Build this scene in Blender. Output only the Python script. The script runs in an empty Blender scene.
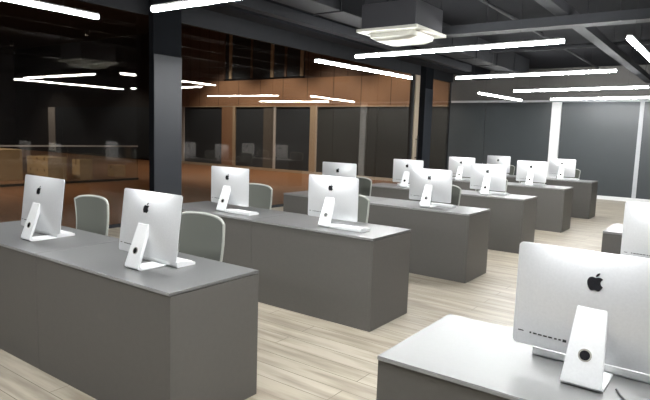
import bpy, bmesh, math, random
from mathutils import Vector, Matrix
random.seed(4)
sc = bpy.context.scene
COL = sc.collection
PI = math.pi

# ------------------------------------------------------------------ materials
def mat(name, color, rough=.5, metal=0., spec=.5, emit=None, strength=0., bump=0., bscale=200., ior=None):
    m = bpy.data.materials.new(name); m.use_nodes = True
    nt = m.node_tree; b = nt.nodes['Principled BSDF']
    b.inputs['Base Color'].default_value = (*color, 1)
    b.inputs['Roughness'].default_value = rough
    b.inputs['Metallic'].default_value = metal
    b.inputs['Specular IOR Level'].default_value = spec
    if ior: b.inputs['IOR'].default_value = ior
    if emit:
        b.inputs['Emission Color'].default_value = (*emit, 1)
        b.inputs['Emission Strength'].default_value = strength
    # procedural micro variation of tone
    tc = nt.nodes.new('ShaderNodeTexCoord'); nz = nt.nodes.new('ShaderNodeTexNoise')
    nz.inputs['Scale'].default_value = bscale; nz.inputs['Detail'].default_value = 3
    nt.links.new(tc.outputs['Object'], nz.inputs['Vector'])
    mx = nt.nodes.new('ShaderNodeMix'); mx.data_type = 'RGBA'
    mx.inputs[6].default_value = (*[c*.94 for c in color], 1)
    mx.inputs[7].default_value = (*[min(1, c*1.06) for c in color], 1)
    nt.links.new(nz.outputs['Fac'], mx.inputs[0]); nt.links.new(mx.outputs[2], b.inputs['Base Color'])
    if bump:
        bp = nt.nodes.new('ShaderNodeBump'); bp.inputs['Strength'].default_value = bump
        bp.inputs['Distance'].default_value = .002
        nt.links.new(nz.outputs['Fac'], bp.inputs['Height']); nt.links.new(bp.outputs['Normal'], b.inputs['Normal'])
    return m

def plank_mat(name, c1, c2, c3, rough, width=1.3, height=.16):
    m = bpy.data.materials.new(name); m.use_nodes = True
    nt = m.node_tree; b = nt.nodes['Principled BSDF']; N = nt.nodes.new; L = nt.links.new
    tc = N('ShaderNodeTexCoord')
    br = N('ShaderNodeTexBrick'); br.inputs['Scale'].default_value = 1
    br.inputs['Brick Width'].default_value = width; br.inputs['Row Height'].default_value = height
    br.inputs['Mortar Size'].default_value = .0025; br.offset = .37
    br.inputs['Color1'].default_value = (*c1, 1); br.inputs['Color2'].default_value = (*c2, 1)
    br.inputs['Mortar'].default_value = (*[x*.45 for x in c3], 1)
    L(tc.outputs['Object'], br.inputs['Vector'])
    mp = N('ShaderNodeMapping'); mp.inputs['Scale'].default_value = (1.0, 9, 1)
    L(tc.outputs['Object'], mp.inputs['Vector'])
    nz = N('ShaderNodeTexNoise'); nz.inputs['Scale'].default_value = 1.6; nz.inputs['Detail'].default_value = 5
    L(mp.outputs['Vector'], nz.inputs['Vector'])
    rp = N('ShaderNodeValToRGB'); rp.color_ramp.elements[0].position = .40; rp.color_ramp.elements[1].position = .74
    L(nz.outputs['Fac'], rp.inputs['Fac'])
    mx = N('ShaderNodeMix'); mx.data_type = 'RGBA'; mx.inputs[7].default_value = (*c3, 1)
    L(rp.outputs['Color'], mx.inputs[0]); L(br.outputs['Color'], mx.inputs[6])
    L(mx.outputs[2], b.inputs['Base Color']); b.inputs['Roughness'].default_value = rough
    return m

def wood_mat(name, c1, c2, rough=.45, panel=1.2, vertical=True):
    m = bpy.data.materials.new(name); m.use_nodes = True
    nt = m.node_tree; b = nt.nodes['Principled BSDF']; N = nt.nodes.new; L = nt.links.new
    tc = N('ShaderNodeTexCoord')
    mp = N('ShaderNodeMapping'); mp.inputs['Scale'].default_value = (9, 9, .7) if vertical else (.7, 9, 9)
    L(tc.outputs['Object'], mp.inputs['Vector'])
    nz = N('ShaderNodeTexNoise'); nz.inputs['Scale'].default_value = 2; nz.inputs['Detail'].default_value = 6
    L(mp.outputs['Vector'], nz.inputs['Vector'])
    mx = N('ShaderNodeMix'); mx.data_type = 'RGBA'
    mx.inputs[6].default_value = (*c1, 1); mx.inputs[7].default_value = (*c2, 1)
    L(nz.outputs['Fac'], mx.inputs[0])
    sp = N('ShaderNodeSeparateXYZ'); L(tc.outputs['Object'], sp.inputs[0])
    md = N('ShaderNodeMath'); md.operation = 'PINGPONG'; md.inputs[1].default_value = panel/2
    L(sp.outputs['X'], md.inputs[0])
    gt = N('ShaderNodeMath'); gt.operation = 'LESS_THAN'; gt.inputs[1].default_value = .012
    L(md.outputs[0], gt.inputs[0])
    m2 = N('ShaderNodeMix'); m2.data_type = 'RGBA'; m2.inputs[7].default_value = (*[x*.3 for x in c1], 1)
    L(gt.outputs[0], m2.inputs[0]); L(mx.outputs[2], m2.inputs[6])
    L(m2.outputs[2], b.inputs['Base Color']); b.inputs['Roughness'].default_value = rough
    return m

def glass_mat(name, tint, refl=(.9, .9, .9), ior=1.9):
    m = bpy.data.materials.new(name); m.use_nodes = True
    nt = m.node_tree; nt.nodes.remove(nt.nodes['Principled BSDF']); N = nt.nodes.new; L = nt.links.new
    out = nt.nodes['Material Output']
    tr = N('ShaderNodeBsdfTransparent'); tr.inputs['Color'].default_value = (*tint, 1)
    gl = N('ShaderNodeBsdfGlossy'); gl.inputs['Color'].default_value = (*refl, 1); gl.inputs['Roughness'].default_value = 0
    fr = N('ShaderNodeFresnel'); fr.inputs['IOR'].default_value = ior
    geo = N('ShaderNodeNewGeometry'); im = N('ShaderNodeMix'); im.data_type = 'FLOAT'   # same reflectance on both faces of the pane
    im.inputs[2].default_value = ior; im.inputs[3].default_value = 1/ior
    L(geo.outputs['Backfacing'], im.inputs[0]); L(im.outputs[0], fr.inputs['IOR'])
    mx = N('ShaderNodeMixShader')
    L(fr.outputs[0], mx.inputs[0]); L(tr.outputs[0], mx.inputs[1]); L(gl.outputs[0], mx.inputs[2])
    L(mx.outputs[0], out.inputs['Surface'])
    return m

def carton_mat():
    m = mat('carton_board', (.62, .45, .26), .7, bscale=14, bump=.05)
    return m

M = dict(
    floor=plank_mat('pale_oak_planks', (.385, .34, .265), (.455, .41, .33), (.23, .19, .14), .42),
    hallfloor=plank_mat('brown_hall_planks', (.25, .118, .052), (.28, .132, .06), (.18, .083, .037), .5, 1.6, .2),
    ceil=mat('dark_ceiling_paint', (.012, .0125, .015), .9, spec=.08, bscale=6),
    steel=mat('dark_grey_steel', (.026, .027, .030), .7, spec=.15, bscale=9),
    fascia=mat('grey_fascia_paint', (.10, .095, .09), .7, bscale=5),
    dark=mat('charcoal_paint', (.035, .035, .04), .6, bscale=5),
    column=mat('blue_grey_column_paint', (.018, .0215, .028), .45, bscale=4),
    shadecol=mat('black_column_paint', (.006, .007, .009), .8, spec=.1, bscale=4),  # near-black that puts the column's shade into its colour
    frost=mat('frosted_dark_glass', (.056, .064, .068), .34, spec=.4, bscale=3),
    frostdark=mat('unlit_dark_panel', (.040, .050, .064), .5, spec=.3, bscale=3),
    white=mat('white_paint', (.86, .87, .87), .45, bscale=20),
    desk=mat('taupe_grey_laminate', (.098, .093, .086), .42, spec=.4, bscale=40, bump=.02),
    desktop=mat('grey_satin_desktop', (.115, .115, .114), .33, spec=.6, bscale=60),
    edge=mat('pale_desk_edge', (.26, .26, .255), .4, bscale=60),
    alu=mat('silver_aluminium', (.80, .81, .82), .38, metal=.55, bscale=120),
    alustand=mat('bright_aluminium', (.87, .88, .88), .4, metal=.3, bscale=120),
    black=mat('gloss_black', (.012, .012, .014), .25, bscale=30),
    rubber=mat('black_rubber', (.02, .02, .02), .6, bscale=60),
    keyw=mat('white_plastic', (.88, .88, .87), .4, bscale=90),
    mesh=mat('grey_green_mesh', (.125, .131, .112), .75, bscale=350, bump=.5),
    chairframe=mat('light_grey_plastic', (.40, .41, .37), .5, bscale=60),
    chairseat=mat('grey_seat_fabric', (.22, .23, .21), .85, bscale=300, bump=.4),
    chrome=mat('polished_steel', (.7, .7, .7), .2, metal=1., bscale=60),
    cream=mat('cream_plastic', (.58, .575, .51), .5, bscale=30),
    grille=mat('grey_grille', (.33, .32, .28), .6, bscale=30),
    tube=mat('lit_diffuser', (.9, .9, .9), .5, emit=(.98, .995, 1), strength=66, bscale=10),
    fixture=mat('fixture_white_metal', (.7, .7, .7), .5, bscale=10),
    wood=wood_mat('orange_brown_wood', (.29, .175, .11), (.36, .225, .15)),
    redwood=wood_mat('red_brown_wood', (.12, .085, .07), (.16, .11, .09), panel=.6),
    tan=wood_mat('tan_wood', (.42, .35, .26), (.50, .42, .32), panel=9),
    greymetal=mat('pale_grey_metal', (.5, .51, .53), .5, bscale=10),
    glass=glass_mat('bronze_partition_glass', (.83, .80, .76), (.95, .93, .9), 1.5),
    clear=glass_mat('clear_railing_glass', (.9, .93, .93), (.9, .9, .9), 1.5),
    carton=carton_mat(),
    tape=mat('brown_tape', (.30, .18, .09), .35, bscale=30),
)

# ------------------------------------------------------------------ mesh helpers
def bm_new(): return bmesh.new()
def box(bm, x0, x1, y0, y1, z0, z1, bev=0., seg=2):
    g = bmesh.ops.create_cube(bm, size=1)
    for v in g['verts']:
        v.co = Vector((x0 + (v.co.x+.5)*(x1-x0), y0 + (v.co.y+.5)*(y1-y0), z0 + (v.co.z+.5)*(z1-z0)))
    if bev:
        es = list({e for v in g['verts'] for e in v.link_edges})
        bmesh.ops.bevel(bm, geom=es, offset=bev, segments=seg, profile=.5, affect='EDGES')
    return bm
def tube(bm, p0, p1, r0, r1=None, n=14):
    r1 = r0 if r1 is None else r1
    p0, p1 = Vector(p0), Vector(p1); d = p1-p0
    g = bmesh.ops.create_cone(bm, cap_ends=True, segments=n, radius1=r0, radius2=r1, depth=d.length)
    q = d.to_track_quat('Z', 'Y').to_matrix().to_4x4()
    bmesh.ops.transform(bm, matrix=Matrix.Translation((p0+p1)/2) @ q, verts=g['verts'])
    return bm
def sweep(bm, pts, r, n=8):
    for a, b in zip(pts[:-1], pts[1:]): tube(bm, a, b, r, n=n)
    for p in pts[1:-1]:
        g = bmesh.ops.create_uvsphere(bm, u_segments=n, v_segments=6, radius=r)
        bmesh.ops.translate(bm, vec=Vector(p), verts=g['verts'])
    return bm
def prism(bm, pts, axis, a, b):
    """extrude a 2-D outline along an axis: 'x' outline (y,z), 'y' outline (x,z), 'z' outline (x,y)"""
    f = {'x': lambda p, t: (t, p[0], p[1]), 'y': lambda p, t: (p[0], t, p[1]), 'z': lambda p, t: (p[0], p[1], t)}[axis]
    va = [bm.verts.new(f(p, a)) for p in pts]; vb = [bm.verts.new(f(p, b)) for p in pts]
    n = len(pts)
    bm.faces.new(va); bm.faces.new(list(reversed(vb)))
    for i in range(n): bm.faces.new([va[(i+1) % n], va[i], vb[i], vb[(i+1) % n]])
    bmesh.ops.recalc_face_normals(bm, faces=bm.faces[:])
    return bm
def obj(name, bm, m, parent=None, smooth=False, loc=None):
    me = bpy.data.meshes.new(name); bm.to_mesh(me); bm.free()
    me.materials.append(m)
    if smooth:
        me.polygons.foreach_set('use_smooth', [True]*len(me.polygons))
        try: me.set_sharp_from_angle(angle=math.radians(35))
        except Exception: pass
    o = bpy.data.objects.new(name, me); COL.objects.link(o)
    if parent: o.parent = parent
    if loc: o.location = loc
    return o
def B(*a, **k): return box(bm_new(), *a, **k)
def tag(o, label, cat, group=None):
    o['label'] = label; o['category'] = cat
    if group: o['group'] = group
    return o
def thing(name, label, cat, loc=(0, 0, 0), rz=0, group=None):
    o = bpy.data.objects.new(name, None); COL.objects.link(o); o.empty_display_size = .1
    o.location = loc; o.rotation_euler = (0, 0, rz)
    return tag(o, label, cat, group)
def struct(name, bm, m, parent=None):
    o = obj(name, bm, m, parent); o['kind'] = 'structure'; return o
def dup(root, loc, rz, label, group=None):
    r = root.copy(); COL.objects.link(r); r.location = loc; r.rotation_euler = (0, 0, rz); r['label'] = label
    if group: r['group'] = group
    for ch in list(root.children):
        c = ch.copy(); COL.objects.link(c); c.parent = r
        for g in list(ch.children):
            d = g.copy(); COL.objects.link(d); d.parent = c
    return r

# ------------------------------------------------------------------ setting
GX = -7.45          # glass partition plane at the rear wall
GS = -.015           # its slight angle to the desk rows
def gx(y): return GX + .015*(y-17.0)
BY = 17.0           # rear wall plane
CZ = 3.62           # ceiling
XR, YF = 3.0, -2.6
struct('floor', prism(bm_new(), [(gx(YF), YF), (XR, YF), (XR, BY), (gx(BY), BY)], 'z', -.1, 0), M['floor'])
struct('floor_hall', prism(bm_new(), [(-36, YF), (gx(YF), YF), (gx(BY), BY), (-36, BY)], 'z', -.1, 0), M['hallfloor'])
struct('ceiling', prism(bm_new(), [(gx(YF)-.05, YF), (XR+.1, YF), (XR+.1, BY+.1), (gx(BY)-.05, BY+.1)], 'z', CZ, CZ+.12), M['ceil'])
struct('ceiling_hall', B(-36.1, GX-.06, YF-.1, BY+.1, 6.0, 6.1), M['dark'])
struct('wall_right', B(XR, XR+.1, YF-.1, BY+.1, -.1, CZ), M['dark'])
struct('wall_front', B(-36.1, XR+.1, YF-.1, YF, -.1, 6.0), M['dark'])
struct('wall_hall', B(-36.2, -36.1, YF-.1, BY+.1, -.1, 6.0), M['dark'])
# rear wall: grey band over frosted dark panels
struct('wall_back', B(GX, XR, BY+.04, BY+.14, -.1, CZ), M['fascia'])
panels = [(GX+.02, -6.275), (-6.255, -4.31), (-4.05, -2.09), (-1.99, 0.0), (.02, 2.0), (2.02, XR)]
for i, (a, b) in enumerate(panels):
    struct('window_%d' % (i+1), B(a, b, BY, BY+.035, .1, 2.66), M['frost'])
struct('trim_1', B(-4.31, -4.05, BY-.07, BY+.04, .1, 2.66, bev=.006), M['white'])
struct('trim_2', B(-2.09, -1.99, BY-.02, BY+.04, .1, 2.66), M['greymetal'])
struct('trim_3', B(GX+.05, XR, BY-.03, BY+.04, 2.66, 2.72), M['greymetal'])
struct('baseboard_back', B(GX+.05, XR, BY-.035, BY+.04, 0, .10, bev=.004), M['white'])
# hall: the rear wall runs on beyond the glass, wood clad
struct('wall_hall_rear', B(-36, GX-.06, BY+.04, BY+.14, -.1, 6), M['dark'])
struct('trim_hall_base', B(-20.5, GX-.06, BY-.05, BY+.04, 0, .10), M['tan'])
struct('trim_hall_fascia', B(-20.6, GX-.06, BY-.04, BY+.04, 2.58, 3.62), M['wood'])
struct('trim_hall_cornice', B(-20.6, GX-.06, BY-.06, BY+.04, 2.54, 2.58), M['tan'])
struct('trim_hall_upper', B(-22.0, -17.7, BY-.03, BY+.04, 3.62, 6), M['redwood'])
struct('trim_hall_upper_end', B(-13.35, GX-.06, BY-.03, BY+.04, 3.62, 6), M['redwood'])
for i, (a, b, m, d) in enumerate([(-17.76, -16.98, 'wood', .06), (-17.1, -16.96, 'tan', .075), (-13.02, -12.7, 'tan', .06), (-14.85, -14.74, 'greymetal', .05),
                               (-20.5, -20.2, 'greymetal', .05), (-31.95, -31.25, 'greymetal', .05), (-15.4, -14.86, 'fascia', .03)]):
    struct('trim_hall_post_%d' % (i+1), B(a, b, BY-d, BY+.04, .1, 2.55), M[m])
hx = [-36, -31.95, -31.25, -20.5, -20.2, -17.76, -16.98, -15.4, -14.74, -13.02, -12.7, -10.2, GX-.06]
k = 0
for a, b in ((-31.25, -26), (-26, -20.5), (-20.2, -17.76), (-16.96, -15.4), (-14.74, -13.02), (-12.7, -10.1), (-10.08, GX-.06)):
    k += 1
    struct('window_hall_%d' % k, B(a, b, BY-.01, BY+.035, .1, 2.55), M['frost' if k >= 6 else 'frostdark'])
uw = struct('window_hall_upper', B(-17.7, -13.35, BY-.0, BY+.035, 3.7, 5.7), M['frostdark'])
for x, m in ((-17.68, 'redwood'), (-17.3, 'tan'), (-16.1, 'redwood'), (-15.0, 'tan'), (-14.3, 'redwood'), (-13.5, 'tan')):
    w = .05 if m == 'redwood' else .07
    o = obj('mullion', B(x-w, x+w, BY-.05, BY, 3.7, 5.7), M[m], uw)
# glass partition on the left of the room
wl = struct('wall_left', B(GX-.05, GX+.05, YF, BY, 3.29, CZ+.0), M['steel'])
obj('bottom_rail', B(GX-.025, GX+.025, YF, BY, 0, .05), M['steel'], wl)
ys = [YF, -.2, 2.2, 4.25, 6.5, 8.6, 10.7, 12.6, 14.38]
for a, b in zip(ys[:-1], ys[1:]):
    obj('glass_panel', B(GX-.006, GX+.006, a+.004, b-.004, .05, 3.29), M['glass'], wl)
obj('glass_panel', B(GX-.006, GX+.006, 15.02, BY-.01, .05, 3.29), M['glass'], wl)
d1 = struct('door_1', B(GX-.006, GX+.006, 14.56, 14.90, .05, 3.29), M['glass'])
obj('door_jamb', B(GX-.05, GX+.05, 14.40, 14.50, .0, 3.29, bev=.004), M['rubber'], d1)
obj('door_jamb', B(GX-.05, GX+.05, 14.56, 14.86, .0, 3.29, bev=.004), M['tan'], d1)
obj('door_jamb', B(GX-.05, GX+.05, 14.88, 15.02, .0, 3.29, bev=.004), M['rubber'], d1)
hb = bm_new(); tube(hb, (GX+.11, 14.70, .85), (GX+.11, 14.70, 1.58), .017); tube(hb, (GX+.05, 14.70, .95), (GX+.11, 14.70, .95), .012); tube(hb, (GX+.05, 14.70, 1.48), (GX+.11, 14.70, 1.48), .012)
obj('door_handle', hb, M['rubber'], d1, smooth=True)
for o in (wl, d1):
    o.rotation_euler = (0, 0, GS)
    o.location = Vector((GX, BY, 0)) - Matrix.Rotation(GS, 3, 'Z') @ Vector((GX, BY, 0))
# columns
for i, (x, y, w) in enumerate(((-7.38, 5.60, .545), (-7.25, 14.80, .50))):
    c = struct('column_%d' % (i+1), B(-7.51 if i == 0 else -7.44, x-.012, y, y+w, 0, CZ, bev=.004), M['shadecol'])  # core coloured black for the unlit front and upper column
    obj('lit_face', B(x-.012, x, y+.004, y+w, 0, (2.69, 2.93)[i], bev=.002), M['column'], c)  # lit side as its own piece, ending where the lamplight stops
# hall railing
rail = thing('glass_railing', 'clear glass railing with a thin pale top rail beyond the glass partition', 'railing', (-14.35, 8.3, 0))
obj('top_rail', B(-.02, .02, -4.2, 2.0, .98, 1.02, bev=.006), M['greymetal'], rail)
for a, b in ((-4.2, -2.4), (-2.38, -.2), (-.18, 2.0)):
    obj('pane', B(-.006, .006, a, b, .06, .98), M['clear'], rail)
obj('base_channel', B(-.03, .03, -4.2, 2.0, 0, .06), M['rubber'], rail)
# cartons in the hall
def carton(x0, x1, y0, y1, z0, z1, label, group=None):
    t = thing('cardboard_carton', label, 'carton', ((x0+x1)/2, (y0+y1)/2, z0), 0, group)
    w, d, h = (x1-x0)/2, (y1-y0)/2, z1-z0
    obj('box', B(-w, w, -d, d, 0, h, bev=.008), M['carton'], t)
    obj('tape', B(-.03, .03, -d-.002, d+.002, h*.72, h+.002), M['tape'], t)
    return t
carton(-17.3, -15.95, 7.1, 7.7, 0, .84, 'large plain cardboard carton at the railing end beyond the glass, tallest of the cartons')
colw = ['first', 'middle', 'last']
for i in range(3):
    for j in range(2):
        x0 = -16.42 + i*.39
        carton(x0, x0+.383, 8.05, 8.6, j*.325, j*.325+.32, '%s carton in the %s column of the six-carton stack, counted from the big carton' % (('lower', 'upper')[j], colw[i]), 'stacked cartons behind the glass partition')
carton(-15.6, -15.2, 8.95, 9.35, 0, .58, 'single beige carton standing right of the six-carton stack beyond the glass')
carton(-15.9, -15.55, 10.3, 10.7, 0, .36, 'smallest cardboard carton, alone on the hall floor far from the stack')

# ------------------------------------------------------------------ desks
ROWS = [(-2.147, 1.715), (-2.184, 3.688), (-2.186, 5.657), (-2.217, 7.684), (-2.234, 10.027), (-2.233, 12.282)]
DD = .64; UW = 1.285; DH = .75
def make_desk(end_right):
    t = thing('office_desk', '', 'desk')
    top = obj('desktop', B(0, UW-.003, 0, DD, DH-.016, DH, bev=.002), M['desktop'], t)
    obj('edge_band', B(.001, UW-.004, -.0012, .004, DH-.0145, DH-.003), M['edge'], top)
    obj('front_panel', B(.0, UW-.003-.026*end_right, .008, .028, .0, DH-.020), M['desk'], t)
    obj('side_panel', B(UW-.029, UW-.003, .008, DD, .0, DH-.020, bev=.001), M['desk'], t)
    obj('side_panel', B(0, .026, .03, DD-.02, .0, DH-.020, bev=.001), M['desk'], t)
    obj('support_rail', B(.03, UW-.035, .03, DD-.05, DH-.020, DH-.016), M['rubber'], t)
    return t
deskA = make_desk(1); deskB = None
ORD = ['front', 'second', 'third', 'fourth', 'fifth', 'rear']
first = True
for r, (xe, y) in enumerate(ROWS):
    for k_, side in ((0, 'aisle end'), (1, 'glass wall end')):
        lab = 'grey desk unit at the %s of the %s long row' % (side, ORD[r])
        loc = (xe-UW*(k_+1), y, 0)
        if first: deskA.location = loc; deskA['label'] = lab; deskA['group'] = 'desk units in the long rows'; first = False
        else: dup(deskA, loc, 0, lab, 'desk units in the long rows')
RD = [(-.975, 1.711, 'grey desk across the aisle in the near corner, white glare on its top'),
      (-.93, 3.69, 'grey desk across the aisle hidden behind the nearest computer'),
      (-.888, 5.568, 'grey desk across the aisle whose dark corner peeks beside the cropped second computer')]
for x, y, lab in RD: dup(deskA, (x, y, 0), 0, lab, 'desks across the aisle')

# ------------------------------------------------------------------ computers
def cubic(p0, p1, p2, p3, n=8):
    return [((1-t)**3*p0[0]+3*(1-t)**2*t*p1[0]+3*(1-t)*t*t*p2[0]+t**3*p3[0],
             (1-t)**3*p0[1]+3*(1-t)**2*t*p1[1]+3*(1-t)*t*t*p2[1]+t**3*p3[1]) for t in [i/n for i in range(1, n+1)]]
def trace(start, segs):
    p = start; out = []
    for s in segs:
        q = [(p[0]+s[i], p[1]+s[i+1]) for i in (0, 2, 4)]
        out += cubic(p, *q); p = q[2]
    return out
BODY = trace((12.152, 6.896), [(-.948, 0, -2.415, -1.078, -3.96, -1.04), (-2.04, .027, -3.91, 1.183, -4.961, 3.014), (-2.117, 3.675, -.546, 9.103, 1.519, 12.09),
    (1.013, 1.454, 2.208, 3.09, 3.792, 3.039), (1.52, -.065, 2.09, -.987, 3.935, -.987), (1.831, 0, 2.35, .987, 3.96, .948), (1.637, -.026, 2.676, -1.48, 3.676, -2.948),
    (1.156, -1.688, 1.636, -3.325, 1.662, -3.415), (-.039, -.013, -3.182, -1.221, -3.22, -4.857), (-.026, -3.04, 2.48, -4.494, 2.597, -4.559), (-1.429, -2.09, -3.623, -2.324, -4.39, -2.376), (-2, -.156, -3.675, 1.09, -4.61, 1.09)])
LEAF = trace((15.53, 3.83), [(.843, -1.012, 1.4, -2.427, 1.245, -3.83), (-1.207, .052, -2.662, .805, -3.532, 1.818), (-.78, .896, -1.454, 2.338, -1.273, 3.714), (1.338, .104, 2.715, -.688, 3.559, -1.701)])
def dedupe(pts):
    o = []
    for q in pts:
        if not o or abs(q[0]-o[-1][0])+abs(q[1]-o[-1][1]) > .02: o.append(q)
    if abs(o[0][0]-o[-1][0])+abs(o[0][1]-o[-1][1]) < .02: o.pop()
    return o
PW, PH = .528, .372        # panel width, height
HZ = .222                  # hinge height above the desk
PB = .062 - HZ             # panel bottom relative to the hinge
def rrect(w, h, r, n=6):
    pts = []
    for cx, cz, a0 in ((w-r, h-r, 0), (-w+r, h-r, PI/2), (-w+r, -h+r, PI), (w-r, -h+r, 1.5*PI)):
        for i in range(n+1):
            a = a0 + PI/2*i/n; pts.append((cx+r*math.cos(a), cz+r*math.sin(a)))
    return pts
def dense(pts, d=.02):
    out = []
    for a, b in zip(pts, pts[1:]+pts[:1]):
        m = max(1, int(math.hypot(b[0]-a[0], b[1]-a[1])/d))
        out += [(a[0]+(b[0]-a[0])*i/m, a[1]+(b[1]-a[1])*i/m) for i in range(m)]
    return out
def back_depth(x, z):
    u, v = min(1, abs(x)/(PW/2)), min(1, abs(z)/(PH/2))
    return .004 + .036*(1-u**2.2)*(1-v**2.2)
def make_computer():
    t = thing('desktop_computer', '', 'computer')
    bm = bm_new(); zc = PB+PH/2
    rings = []
    out = dense(rrect(PW/2, PH/2, .016))
    rings.append([bm.verts.new((x, .0, z+zc)) for x, z in out])
    for s in (1, .985, .95, .9, .84, .77, .7, .62, .54, .46, .38, .30, .22, .14, .07):
        rings.append([bm.verts.new((x*s, -back_depth(x*s, z*s), z*s+zc)) for x, z in out])
    n = len(out)
    for a, b in zip(rings[:-1], rings[1:]):
        for i in range(n): bm.faces.new([a[i], a[(i+1) % n], b[(i+1) % n], b[i]])
    bm.faces.new(rings[-1]); bm.faces.new(list(reversed(rings[0])))
    bmesh.ops.recalc_face_normals(bm, faces=bm.faces[:])
    hs = obj('housing', bm, M['alu'], t, smooth=True, loc=(0, -.012, HZ))
    sb = bm_new(); prism(sb, [(x, z) for x, z in rrect(PW/2-.001, (PH-.062)/2, .014)], 'y', 0.0005, .0035)
    bmesh.ops.translate(sb, vec=(0, 0, PB+.062+(PH-.062)/2), verts=sb.verts[:])
    obj('screen', sb, M['black'], hs)
    obj('chin', B(-PW/2+.003, PW/2-.003, .0005, .003, PB+.004, PB+.060), M['alu'], hs)
    lb = bm_new(); S = .060/24
    for pl in (BODY, LEAF):
        prism(lb, [((x-12)*S, -(y-12)*S) for x, y in dedupe(pl)], 'y', -.0009, .0009)
    zl = PB+PH*.745
    dz = zl-zc; sl = (back_depth(0, dz+.02)-back_depth(0, dz-.02))/.04
    bmesh.ops.rotate(lb, cent=(0, 0, 0), matrix=Matrix.Rotation(math.atan(sl), 3, 'X'), verts=lb.verts[:])
    bmesh.ops.translate(lb, vec=(0, -back_depth(0, dz)-.0012, zl), verts=lb.verts[:])
    o = obj('logo', lb, M['black'], hs); o['label'] = 'black fruit-shaped logo with a bite'
    zp = PB+.05
    spec = [(-.235, .020, .0035), (-.200, .006, .006), (-.184, .013, .005), (-.166, .013, .005), (-.148, .013, .005), (-.130, .013, .005), (-.112, .008, .005), (-.098, .008, .005), (-.082, .012, .010)]
    for x, w, h in spec:
        d = back_depth(x, PH/2-.05)
        obj('socket', B(x-w/2, x+w/2, -d-.0012, -d+.004, zp-h/2, zp+h/2), M['rubber'], hs)
    # stand: leaning back plate bent into the foot
    prof = [(-.052, HZ+.030), (-.038, HZ+.034), (-.030, HZ+.022), (-.118, .026), (-.116, .014), (-.104, .0075), (.060, .0055), (.060, 0), (-.115, 0), (-.127, .004), (-.134, .013), (-.132, .028)]
    st = bm_new()
    def hw(z): return .064 - .018*min(1, max(0, z/(HZ+.03)))
    va = [st.verts.new((-hw(z), y, z)) for y, z in prof]; vb = [st.verts.new((hw(z), y, z)) for y, z in prof]
    m_ = len(prof)
    for i in range(m_): st.faces.new([va[(i+1) % m_], va[i], vb[i], vb[(i+1) % m_]])
    # caps, split at the bend so that they stay flat
    for vs in (va, vb):
        st.faces.new([vs[i] for i in (0, 1, 2, 3, 11)]); st.faces.new([vs[i] for i in (3, 4, 5, 8, 9, 10, 11)]); st.faces.new([vs[i] for i in (5, 6, 7, 8)])
    bmesh.ops.recalc_face_normals(st, faces=st.faces[:])
    es = [e for e in st.edges if len(e.link_faces) == 2 and e.calc_face_angle(0) > .9]
    bmesh.ops.bevel(st, geom=es, offset=.0018, segments=2, affect='EDGES')
    sd = obj('stand', st, M['alustand'], t, smooth=True)
    # cable hole, a ring and dark disc lying on the leaning plate
    def lean(z): return -.132 + .080*(z-.028)/(HZ+.002)
    ang = math.atan2(.080, HZ+.002)
    for nm, r, off, mm in (('hole_rim', .021, .0006, 'grille'), ('cable_hole', .016, .0016, 'black')):
        hb = bm_new(); bmesh.ops.create_cone(hb, cap_ends=True, segments=28, radius1=r, radius2=r, depth=.003)
        bmesh.ops.transform(hb, matrix=Matrix.Translation((0, lean(.105)-off, .105)) @ Matrix.Rotation(-ang, 4, 'X') @ Matrix.Rotation(PI/2, 4, 'X'), verts=hb.verts[:])
        obj(nm, hb, M[mm], sd)
    return t
comp = make_computer()
NAMES = []
def place(x, y, rz, label, group, tilt=0., first=[True]):
    if first[0]:
        first[0] = False; o = comp; o.location = (x, y, DH); o.rotation_euler = (0, 0, rz); o['label'] = label; o['group'] = group
    else: o = dup(comp, (x, y, DH), rz, label, group)
    for ch in o.children:
        if ch.name.startswith('housing'): ch.rotation_euler = (tilt, 0, 0)
    return o
# x offsets of each row's computers: (glass end, aisle end)
COMP = [(-3.87, -2.675), (-4.035, -2.775), (-4.065, -2.785), (-4.135, -2.835), (-4.205, -2.885), (-4.255, -2.89)]
G = 'silver computers on the long desk rows'
for r, (xe, y) in enumerate(ROWS):
    for x, side in zip(COMP[r], ('glass wall end', 'aisle end')):
        place(x, y+.29, 0, 'silver all-in-one computer on the %s of the %s long desk row' % (side, ORD[r]), G, tilt=-.12 if r == 0 else 0.)
place(-.325, 1.711+.325, -.02, 'largest silver computer, nearest, on the glaring desk, its socket row and logo clear', 'silver computers across the aisle')
place(-.255, 3.69+.29, 0, 'silver computer cut by the picture edge, just behind the nearest computer', 'silver computers across the aisle')

# ------------------------------------------------------------------ keyboards
def make_keyboard(w, label, group):
    t = thing('keyboard', label, 'keyboard', group=group)
    bm = bm_new()
    prism(bm, [(-.064, 0), (.066, 0), (.070, .005), (.070, .029), (.065, .034), (.052, .034), (-.062, .016), (-.064, .013)], 'x', -w/2, w/2)
    obj('case', bm, M['alustand'], t)
    kb = bm_new(); n = int(w/.0192)-1
    for r in range(5):
        for c in range(n):
            if r == 0 and 3 <= c <= 8: continue
            x = -w/2+.010+c*.0192; y = -.050+r*.0196
            z = .0160+ (y+.062)*.158
            box(kb, x, x+.0165, y, y+.0165, z, z+.0045)
        if r == 0: box(kb, -w/2+.010+3*.0192, -w/2+.010+8*.0192+.0165, -.05, -.0335, .0170, .0218)
    obj('keys', kb, M['keyw'], t)
    return t
GK = 'white keyboards behind the computers'
kA = make_keyboard(.42, '', GK); kB = make_keyboard(.29, '', GK)
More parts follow.
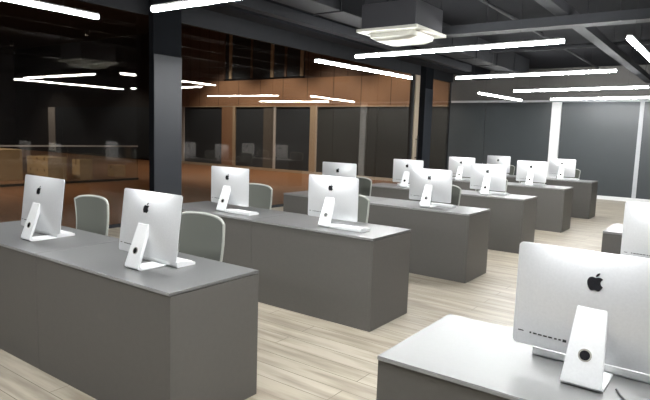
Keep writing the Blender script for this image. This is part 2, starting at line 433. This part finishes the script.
kpos = [(0, -4.03, .424, 0), (0, -2.73, .424, 0), (1, -3.80, .235, 0), (1, -2.545, .24, 0), (2, -4.05, .424, 0), (2, -2.74, .424, 0), (3, -4.15, .424, 0), (3, -2.78, .424, 0), (4, -4.25, .424, 0), (4, -2.87, .424, 0), (5, -4.27, .424, 0), (5, -2.78, .424, 0)]
seenA = seenB = False
for i, (r, x, dy, rz) in enumerate(kpos):
    side = ('glass wall end', 'aisle end')[i % 2]
    lab = 'white keyboard under the computer on the %s of the %s long row' % (side, ORD[r])
    loc = (x, ROWS[r][1]+dy, DH); src = kB if r == 1 else kA
    ang = rz+PI
    if src is kA and not seenA: kA.location = loc; kA.rotation_euler = (0, 0, ang); kA['label'] = lab; seenA = True
    elif src is kB and not seenB: kB.location = loc; kB.rotation_euler = (0, 0, ang); kB['label'] = lab; seenB = True
    else: dup(src, loc, ang, lab, GK)
dup(kA, (-.325, 1.711+.459, DH), PI-.02, 'white keyboard lying behind the stand of the largest nearest computer', GK)

# things on the near desk
gr = thing('cable_grommet', 'round black cable grommet with pale rim in the nearest desk top', 'grommet', (-.165, 1.865, DH))
def ring(r0, r1, z0, z1, n=32):
    bm = bm_new()
    L = [[bm.verts.new((r*math.cos(2*PI*i/n), r*math.sin(2*PI*i/n), z)) for i in range(n)] for r, z in ((r1, z0), (r1, z1), (r0, z1), (r0, z0))]
    for a, b in zip(L, L[1:]+L[:1]):
        for i in range(n): bm.faces.new([a[i], a[(i+1) % n], b[(i+1) % n], b[i]])
    bmesh.ops.recalc_face_normals(bm, faces=bm.faces[:]); return bm
obj('rim', ring(.026, .032, 0, .005), M['chrome'], gr, smooth=True)
cb = bm_new(); tube(cb, (0, 0, 0), (0, 0, .003), .026, n=28); obj('cap', cb, M['rubber'], gr)
cb = bm_new()
sweep(cb, [(-.232, 1.97, .7535), (-.215, 1.93, .7535), (-.195, 1.895, .7545)], .0032)
tag(obj('power_cable', cb, M['rubber'], None, smooth=True), 'thin dark power cable running from the nearest computer to the desk grommet', 'cable')

# ------------------------------------------------------------------ chairs
def make_chair():
    t = thing('office_chair', '', 'chair')
    # faces -Y (towards the desk); back at +Y
    N = 14; H0, H1 = .50, .945
    def half(v): return (.205 + .045*v**.8)
    def yb(u, v): return .235 + .035*v - .05*(u*u) + .02*math.sin(v*PI)
    def pt(u, v, off=0):
        crown = .018*(1-u*u)*v
        cut = .02*abs(u)**8*v
        return (u*half(v), yb(u, v)+off, H0+(H1-H0)*v+crown-cut)
    bm = bm_new()
    A = [[bm.verts.new(pt(-1+2*i/N, j/N)) for i in range(N+1)] for j in range(N+1)]
    Bk = [[bm.verts.new(pt(-1+2*i/N, j/N, .014)) for i in range(N+1)] for j in range(N+1)]
    for j in range(N):
        for i in range(N):
            bm.faces.new([A[j][i], A[j][i+1], A[j+1][i+1], A[j+1][i]]); bm.faces.new([Bk[j][i+1], Bk[j][i], Bk[j+1][i], Bk[j+1][i+1]])
    rim = [(0, i) for i in range(N)]+[(j, N) for j in range(N)]+[(N, N-i) for i in range(N)]+[(N-j, 0) for j in range(N)]
    for a, b in zip(rim, rim[1:]+rim[:1]): bm.faces.new([A[a[0]][a[1]], Bk[a[0]][a[1]], Bk[b[0]][b[1]], A[b[0]][b[1]]])
    bmesh.ops.recalc_face_normals(bm, faces=bm.faces[:])
    back = obj('backrest', bm, M['mesh'], t, smooth=True)
    fb = bm_new()
    path = [pt(1, j/N, .007) for j in range(0, N)] + [pt(1-2*i/N*1, 1, .007) for i in range(0, N+1)] + [pt(-1, 1-j/N, .007) for j in range(1, N+1)] + [pt(-1+2*i/N, 0, .007) for i in range(1, N+1)]
    sweep(fb, path, .0095, n=8)
    obj('back_frame', fb, M['chairframe'], back, smooth=True)
    sb = bm_new(); box(sb, -.245, .245, -.25, .21, .43, .50, bev=.03, seg=4)
    obj('seat', sb, M['chairseat'], t, smooth=True)
    pb = bm_new(); sweep(pb, [(0, .10, .415), (0, .27, .43), (0, .30, .52), (0, .285, .66)], .022, n=10)
    obj('back_support', pb, M['chairframe'], t, smooth=True)
    gb = bm_new(); tube(gb, (0, 0, .11), (0, 0, .27), .026); tube(gb, (0, 0, .27), (0, 0, .40), .016); box(gb, -.09, .09, -.1, .14, .39, .43, bev=.01)
    obj('gas_lift', gb, M['chrome'], t, smooth=True)
    bb = bm_new(); tube(bb, (0, 0, .075), (0, 0, .125), .045, .035)
    for k in range(5):
        a = 2*PI*k/5+.3; tube(bb, (.03*math.cos(a), .03*math.sin(a), .10), (.29*math.cos(a), .29*math.sin(a), .072), .022, .014)
    obj('star_base', bb, M['chairframe'], t, smooth=True)
    for k in range(5):
        a = 2*PI*k/5+.3; x, y = .28*math.cos(a), .28*math.sin(a)
        wb = bm_new(); tx, ty = -math.sin(a), math.cos(a)
        for s in (-1, 1): tube(wb, (x+s*.006*tx, y+s*.006*ty, .028), (x+s*.024*tx, y+s*.024*ty, .028), .028, n=16)
        tube(wb, (x, y, .028), (x, y, .07), .008)
        obj('caster', wb, M['rubber'], t, smooth=True)
    for s in (-1, 1):
        ab = bm_new(); sweep(ab, [(s*.18, .02, .42), (s*.275, .02, .44), (s*.285, .04, .62)], .014, n=8); box(ab, s*.285-.032, s*.285+.032, -.10, .14, .62, .645, bev=.01)
        obj('armrest', ab, M['chairframe'], t, smooth=True)
    return t
chair = make_chair(); fst = True
CH = {(0, 0): (-4.265, .93), (0, 1): (-2.945, .93), (1, 0): (-4.25, .92), (1, 1): (-3.02, .92), (2, 0): (-4.19, .92), (2, 1): (-2.91, .92),
      (3, 0): (-4.33, .95), (3, 1): (-3.0, .95), (4, 0): (-4.45, .95), (4, 1): (-3.05, .95), (5, 0): (-4.33, .95), (5, 1): (-2.91, .95)}
for (r, c), (x, dy) in CH.items():
    lab = 'grey mesh chair behind the %s of the %s long desk row' % (('glass wall end', 'aisle end')[c], ORD[r])
    loc = (x, ROWS[r][1]+dy-.27, 0); rz = random.uniform(-.05, .05)
    if fst: chair.location = loc; chair.rotation_euler = (0, 0, rz); chair['label'] = lab; chair['group'] = 'mesh office chairs'; fst = False
    else: dup(chair, loc, rz, lab, 'mesh office chairs')

# ------------------------------------------------------------------ lights
TZ = 2.6
def linear_light(p0, p1, label, wires=None):
    p0, p1 = Vector((*p0, TZ)), Vector((*p1, TZ)); d = p1-p0; L = d.length
    t = thing('linear_light', label, 'light', (p0+p1)/2, math.atan2(d.y, d.x), 'suspended linear lights')
    obj('housing', B(-L/2, L/2, -.026, .026, .033, .052, bev=.003), M['fixture'], t)
    obj('diffuser', B(-L/2+.002, L/2-.002, -.025, .025, 0, .033, bev=.006), M['tube'], t)
    for q in (wires or (-L/2+.35, L/2-.35)):
        wb = bm_new(); tube(wb, (q, 0, .05), (q, 0, CZ-TZ), .0014, n=6)
        obj('ceiling_wire', wb, M['steel'], t)
    return t
linear_light((-5.24, .55), (-5.21, 3.29), 'long white tube light at the top corner over the front row, running along the glass')
linear_light((-4.40, 3.33), (-1.66, 3.40), 'bright tube light cut by the top picture edge over the second desk row')
linear_light((-5.12, 6.77), (-4.92, 9.42), 'tube light running along the glass wall below the air conditioner')
linear_light((-4.34, 6.65), (-1.58, 6.50), 'long cross tube light directly under the cassette air conditioner', (-1.33, .9))
linear_light((-4.14, 9.66), (-1.52, 9.41), 'cross tube light second behind the air conditioner, over the fifth row')
linear_light((-4.98, 13.0), (-4.76, 15.51), 'short-looking slanted tube light by the far column, pointing to the rear wall')
linear_light((-4.04, 12.61), (-1.4, 12.22), 'cross tube light above the rear desk row, second from the rear wall')
linear_light((-3.91, 15.22), (-1.15, 14.80), 'cross tube light closest to the rear wall, just above the white post')
linear_light((-.965, 6.55), (-.94, 9.5), 'thick steep tube light at the picture edge above the aisle')
linear_light((-.95, .45), (-.95, 3.15), 'added unseen tube light above the nearest desk across the aisle')  # this and the next three tubes added out of view to brighten the near desk
linear_light((-4.2, .2), (-1.5, .2), 'added unseen tube light above the floor before the front desk row')
linear_light((-.35, 1.2), (2.4, 1.2), 'added cross tube light high above the nearest desk, out of the picture')
linear_light((.1, 2.7), (2.8, 2.7), 'added unseen cross tube light above the far side of the nearest desk')

# warm downlights added to light the hall, no such lamps seen
fd = None
for i, (x, y) in enumerate(((-9.2, 15.2), (-11.8, 15.2), (-14.4, 15.2), (-17.2, 15.2), (-12.8, 4.6), (-16.4, 5.2), (-24, 14.6), (-31, 14.6))):
    t = thing('added_downlight', 'added dark cylinder downlight hanging high in the hall beyond the glass', 'light', (x, y, 5.6), 0, 'added hall downlights')
    obj('shade', ring(.070, .078, 0, .22), M['rubber'], t, smooth=True)
    cb = bm_new(); tube(cb, (0, 0, .205), (0, 0, .235), .078); obj('cap', cb, M['rubber'], t)
    wb = bm_new(); tube(wb, (0, 0, .23), (0, 0, .4), .006, n=6); obj('ceiling_rod', wb, M['rubber'], t)
    ld = bpy.data.lights.new('added_downlight_lamp', 'SPOT'); ld.energy = 330 if i < 4 else (190, 480, 190, 190)[i-4]; ld.color = (1, .88, .73); ld.spot_size = math.radians(100); ld.spot_blend = .5; ld.shadow_soft_size = .02
    lo = bpy.data.objects.new('lamp', ld); COL.objects.link(lo); lo.parent = t; lo.location = (0, 0, .055)

# ------------------------------------------------------------------ ceiling services
t = thing('air_conditioner', 'cream four-way cassette air conditioner hung under the dark ceiling', 'air conditioner', (-3.76, 6.87, 2.9))
pb = bm_new(); prism(pb, rrect(.45, .45, .02), 'z', 0, .035)
obj('panel', pb, M['cream'], t)
pb = bm_new()
R0 = [rrect(.335, .335, .05), rrect(.325, .325, .07), rrect(.27, .27, .09)]
zs = [0, -.06, -.095]
L_ = [[pb.verts.new((x, y, z)) for x, y in q] for q, z in zip(R0, zs)]
for a, b in zip(L_[:-1], L_[1:]):
    for i in range(len(a)): pb.faces.new([a[i], b[i], b[(i+1) % len(a)], a[(i+1) % len(a)]])
pb.faces.new(L_[-1]); bmesh.ops.recalc_face_normals(pb, faces=pb.faces[:])
obj('intake_grille', pb, M['cream'], t, smooth=True)
for k in range(4):
    a = k*PI/2; vb_ = B(-.25, .25, .335, .40, -.006, .004, bev=.002)
    bmesh.ops.rotate(vb_, cent=(0, 0, 0), matrix=Matrix.Rotation(a, 3, 'Z'), verts=vb_.verts[:])
    obj('air_vane', vb_, M['grille'], t)
obj('casing', B(-.40, .40, -.40, .40, .035, .36, bev=.01), M['dark'], t)
for sx in (-1, 1):
    for sy in (-1, 1):
        wb = bm_new(); tube(wb, (sx*.38, sy*.38, .3), (sx*.38, sy*.38, CZ-2.9), .006, n=6); obj('hanger_rod', wb, M['steel'], t)

def tray(name, x0, x1, y0, y1, z0, z1, label, cat, lip=.02):
    t = thing(name, label, cat, ((x0+x1)/2, (y0+y1)/2, z0))
    a, b, h = (x1-x0)/2, (y1-y0)/2, z1-z0
    bm = bm_new()
    box(bm, -a, a, -b, b, 0, lip*.5)
    if a > b: box(bm, -a, a, -b, -b+lip*.5, lip*.5, h); box(bm, -a, a, b-lip*.5, b, lip*.5, h)
    else: box(bm, -a, -a+lip*.5, -b, b, lip*.5, h); box(bm, a-lip*.5, a, -b, b, lip*.5, h)
    obj('channel', bm, M['steel'], t)
    n = max(2, int(max(2*a, 2*b)/2.2))
    for i in range(n):
        q = -1+2*(i+.5)/n
        p = (q*a, 0) if a > b else (0, q*b)
        wb = bm_new(); tube(wb, (p[0], p[1], lip*.4), (p[0], p[1], CZ-z0), .007, n=6); obj('hanger_rod', wb, M['steel'], t)
    return t
tray('cable_tray', -4.1, XR, 7.62, 7.86, 3.0, 3.12, 'wide grey cable tray crossing the ceiling behind the air conditioner', 'cable tray')
tray('ceiling_beam', -1.99, -1.83, 1.2, BY, 3.13, 3.25, 'grey steel channel crossing over the cable tray, running above the aisle', 'beam')
tray('ceiling_beam', -5.75, -5.6, 1.2, 14, 3.25, 3.4, 'grey steel channel close to the glass wall under the ceiling', 'beam')
struct('ceiling_beam_long', B(-6.6, -6.2, YF, BY, CZ-.28, CZ), M['ceil'])
def duct(x0, x1, y0, y1, z0, z1, label):
    t = thing('air_duct', label, 'duct', ((x0+x1)/2, (y0+y1)/2, z0)); a, b, h = (x1-x0)/2, (y1-y0)/2, z1-z0
    obj('duct_body', B(-a, a, -b, b, 0, h, bev=.006), M['steel'], t)
    sx, sy = (.02, b+.006) if a > b else (a+.006, .02)
    for q in (-.6, 0, .6):
        p = (q*a, 0) if a > b else (0, q*b)
        obj('ceiling_strap', B(p[0]-sx, p[0]+sx, p[1]-sy, p[1]+sy, -.006, h), M['rubber'], t)
    n = int(max(a, b)*2/1.2)
    for i in range(1, n):
        q = -1+2*i/n
        if a > b: fb = B(q*a-.012, q*a+.012, -b-.018, b+.018, -.018, h-.01)
        else: fb = B(-a-.018, a+.018, q*b-.012, q*b+.012, -.018, h-.01)
        obj('duct_flange', fb, M['steel'], t)
    return t
duct(-4.9, -4.45, 1.5, 15, 3.2, CZ, 'dark square air duct along the room above the glass-side desks')
duct(-.6, XR, 10.4, 10.8, 3.25, CZ, 'dark square air duct across the ceiling over the aisle')
def pipe(p0, p1, r, label):
    c = (Vector(p0)+Vector(p1))/2; a, b = Vector(p0)-c, Vector(p1)-c
    t = thing('ceiling_pipe', label, 'pipe', c); pb = bm_new(); tube(pb, a, b, r); obj('pipe_run', pb, M['steel'], t, smooth=True)
    for q in (-.75, -.25, .25, .75):
        m = b*q; wb = bm_new(); tube(wb, m, m+Vector((0, 0, CZ-c.z)), .006, n=6); tube(wb, m-b.normalized()*.015, m+b.normalized()*.015, r*1.25)
        obj('pipe_hanger', wb, M['steel'], t)
pipe((-4.2, 9.2, 3.3), (XR, 9.2, 3.3), .03, 'thin dark pipe crossing the ceiling just behind the cable tray')
pipe((-4.2, 11.4, 3.32), (XR, 11.4, 3.32), .04, 'dark ceiling pipe crossing over the fifth desk row')
pipe((-4.2, 4.6, 3.38), (XR, 4.6, 3.38), .035, 'dark ceiling pipe crossing nearest the camera, before the air conditioner')
pipe((-3.0, 2.0, 3.45), (-3.0, 16, 3.45), .025, 'thin ceiling pipe running lengthwise above the desk rows')

# ------------------------------------------------------------------ camera, world, view
f_px = 560.5; yaw, pitch, roll = math.radians(35.758), math.radians(6.715), math.radians(1.883)
fw = Vector((-math.sin(yaw)*math.cos(pitch), math.cos(yaw)*math.cos(pitch), -math.sin(pitch)))
rt = Vector((math.cos(yaw), math.sin(yaw), 0)); up = rt.cross(fw)
c_, s_ = math.cos(roll), math.sin(roll)
r2 = c_*rt+s_*up; u2 = -s_*rt+c_*up
cd = bpy.data.cameras.new('camera'); cam = bpy.data.objects.new('camera', cd); COL.objects.link(cam)
mw = Matrix((( r2.x, u2.x, -fw.x, 0), (r2.y, u2.y, -fw.y, 0), (r2.z, u2.z, -fw.z, 1.5434), (0, 0, 0, 1)))
cam.matrix_world = mw
cd.sensor_fit = 'HORIZONTAL'; cd.sensor_width = 36; cd.lens = f_px/650*36; cd.clip_start = .05; cd.clip_end = 120
sc.camera = cam
w = bpy.data.worlds.new('night'); sc.world = w; w.use_nodes = True
w.node_tree.nodes['Background'].inputs[0].default_value = (.5, .55, .7, 1); w.node_tree.nodes['Background'].inputs[1].default_value = .02
sc.view_settings.view_transform = 'Standard'; sc.view_settings.look = 'None'; sc.view_settings.gamma = 1; sc.view_settings.use_curve_mapping = False
sc.view_settings.exposure = 1.0
sc.cycles.use_denoising = True
sc.cycles.max_bounces = 10; sc.cycles.transparent_max_bounces = 16; sc.cycles.glossy_bounces = 5
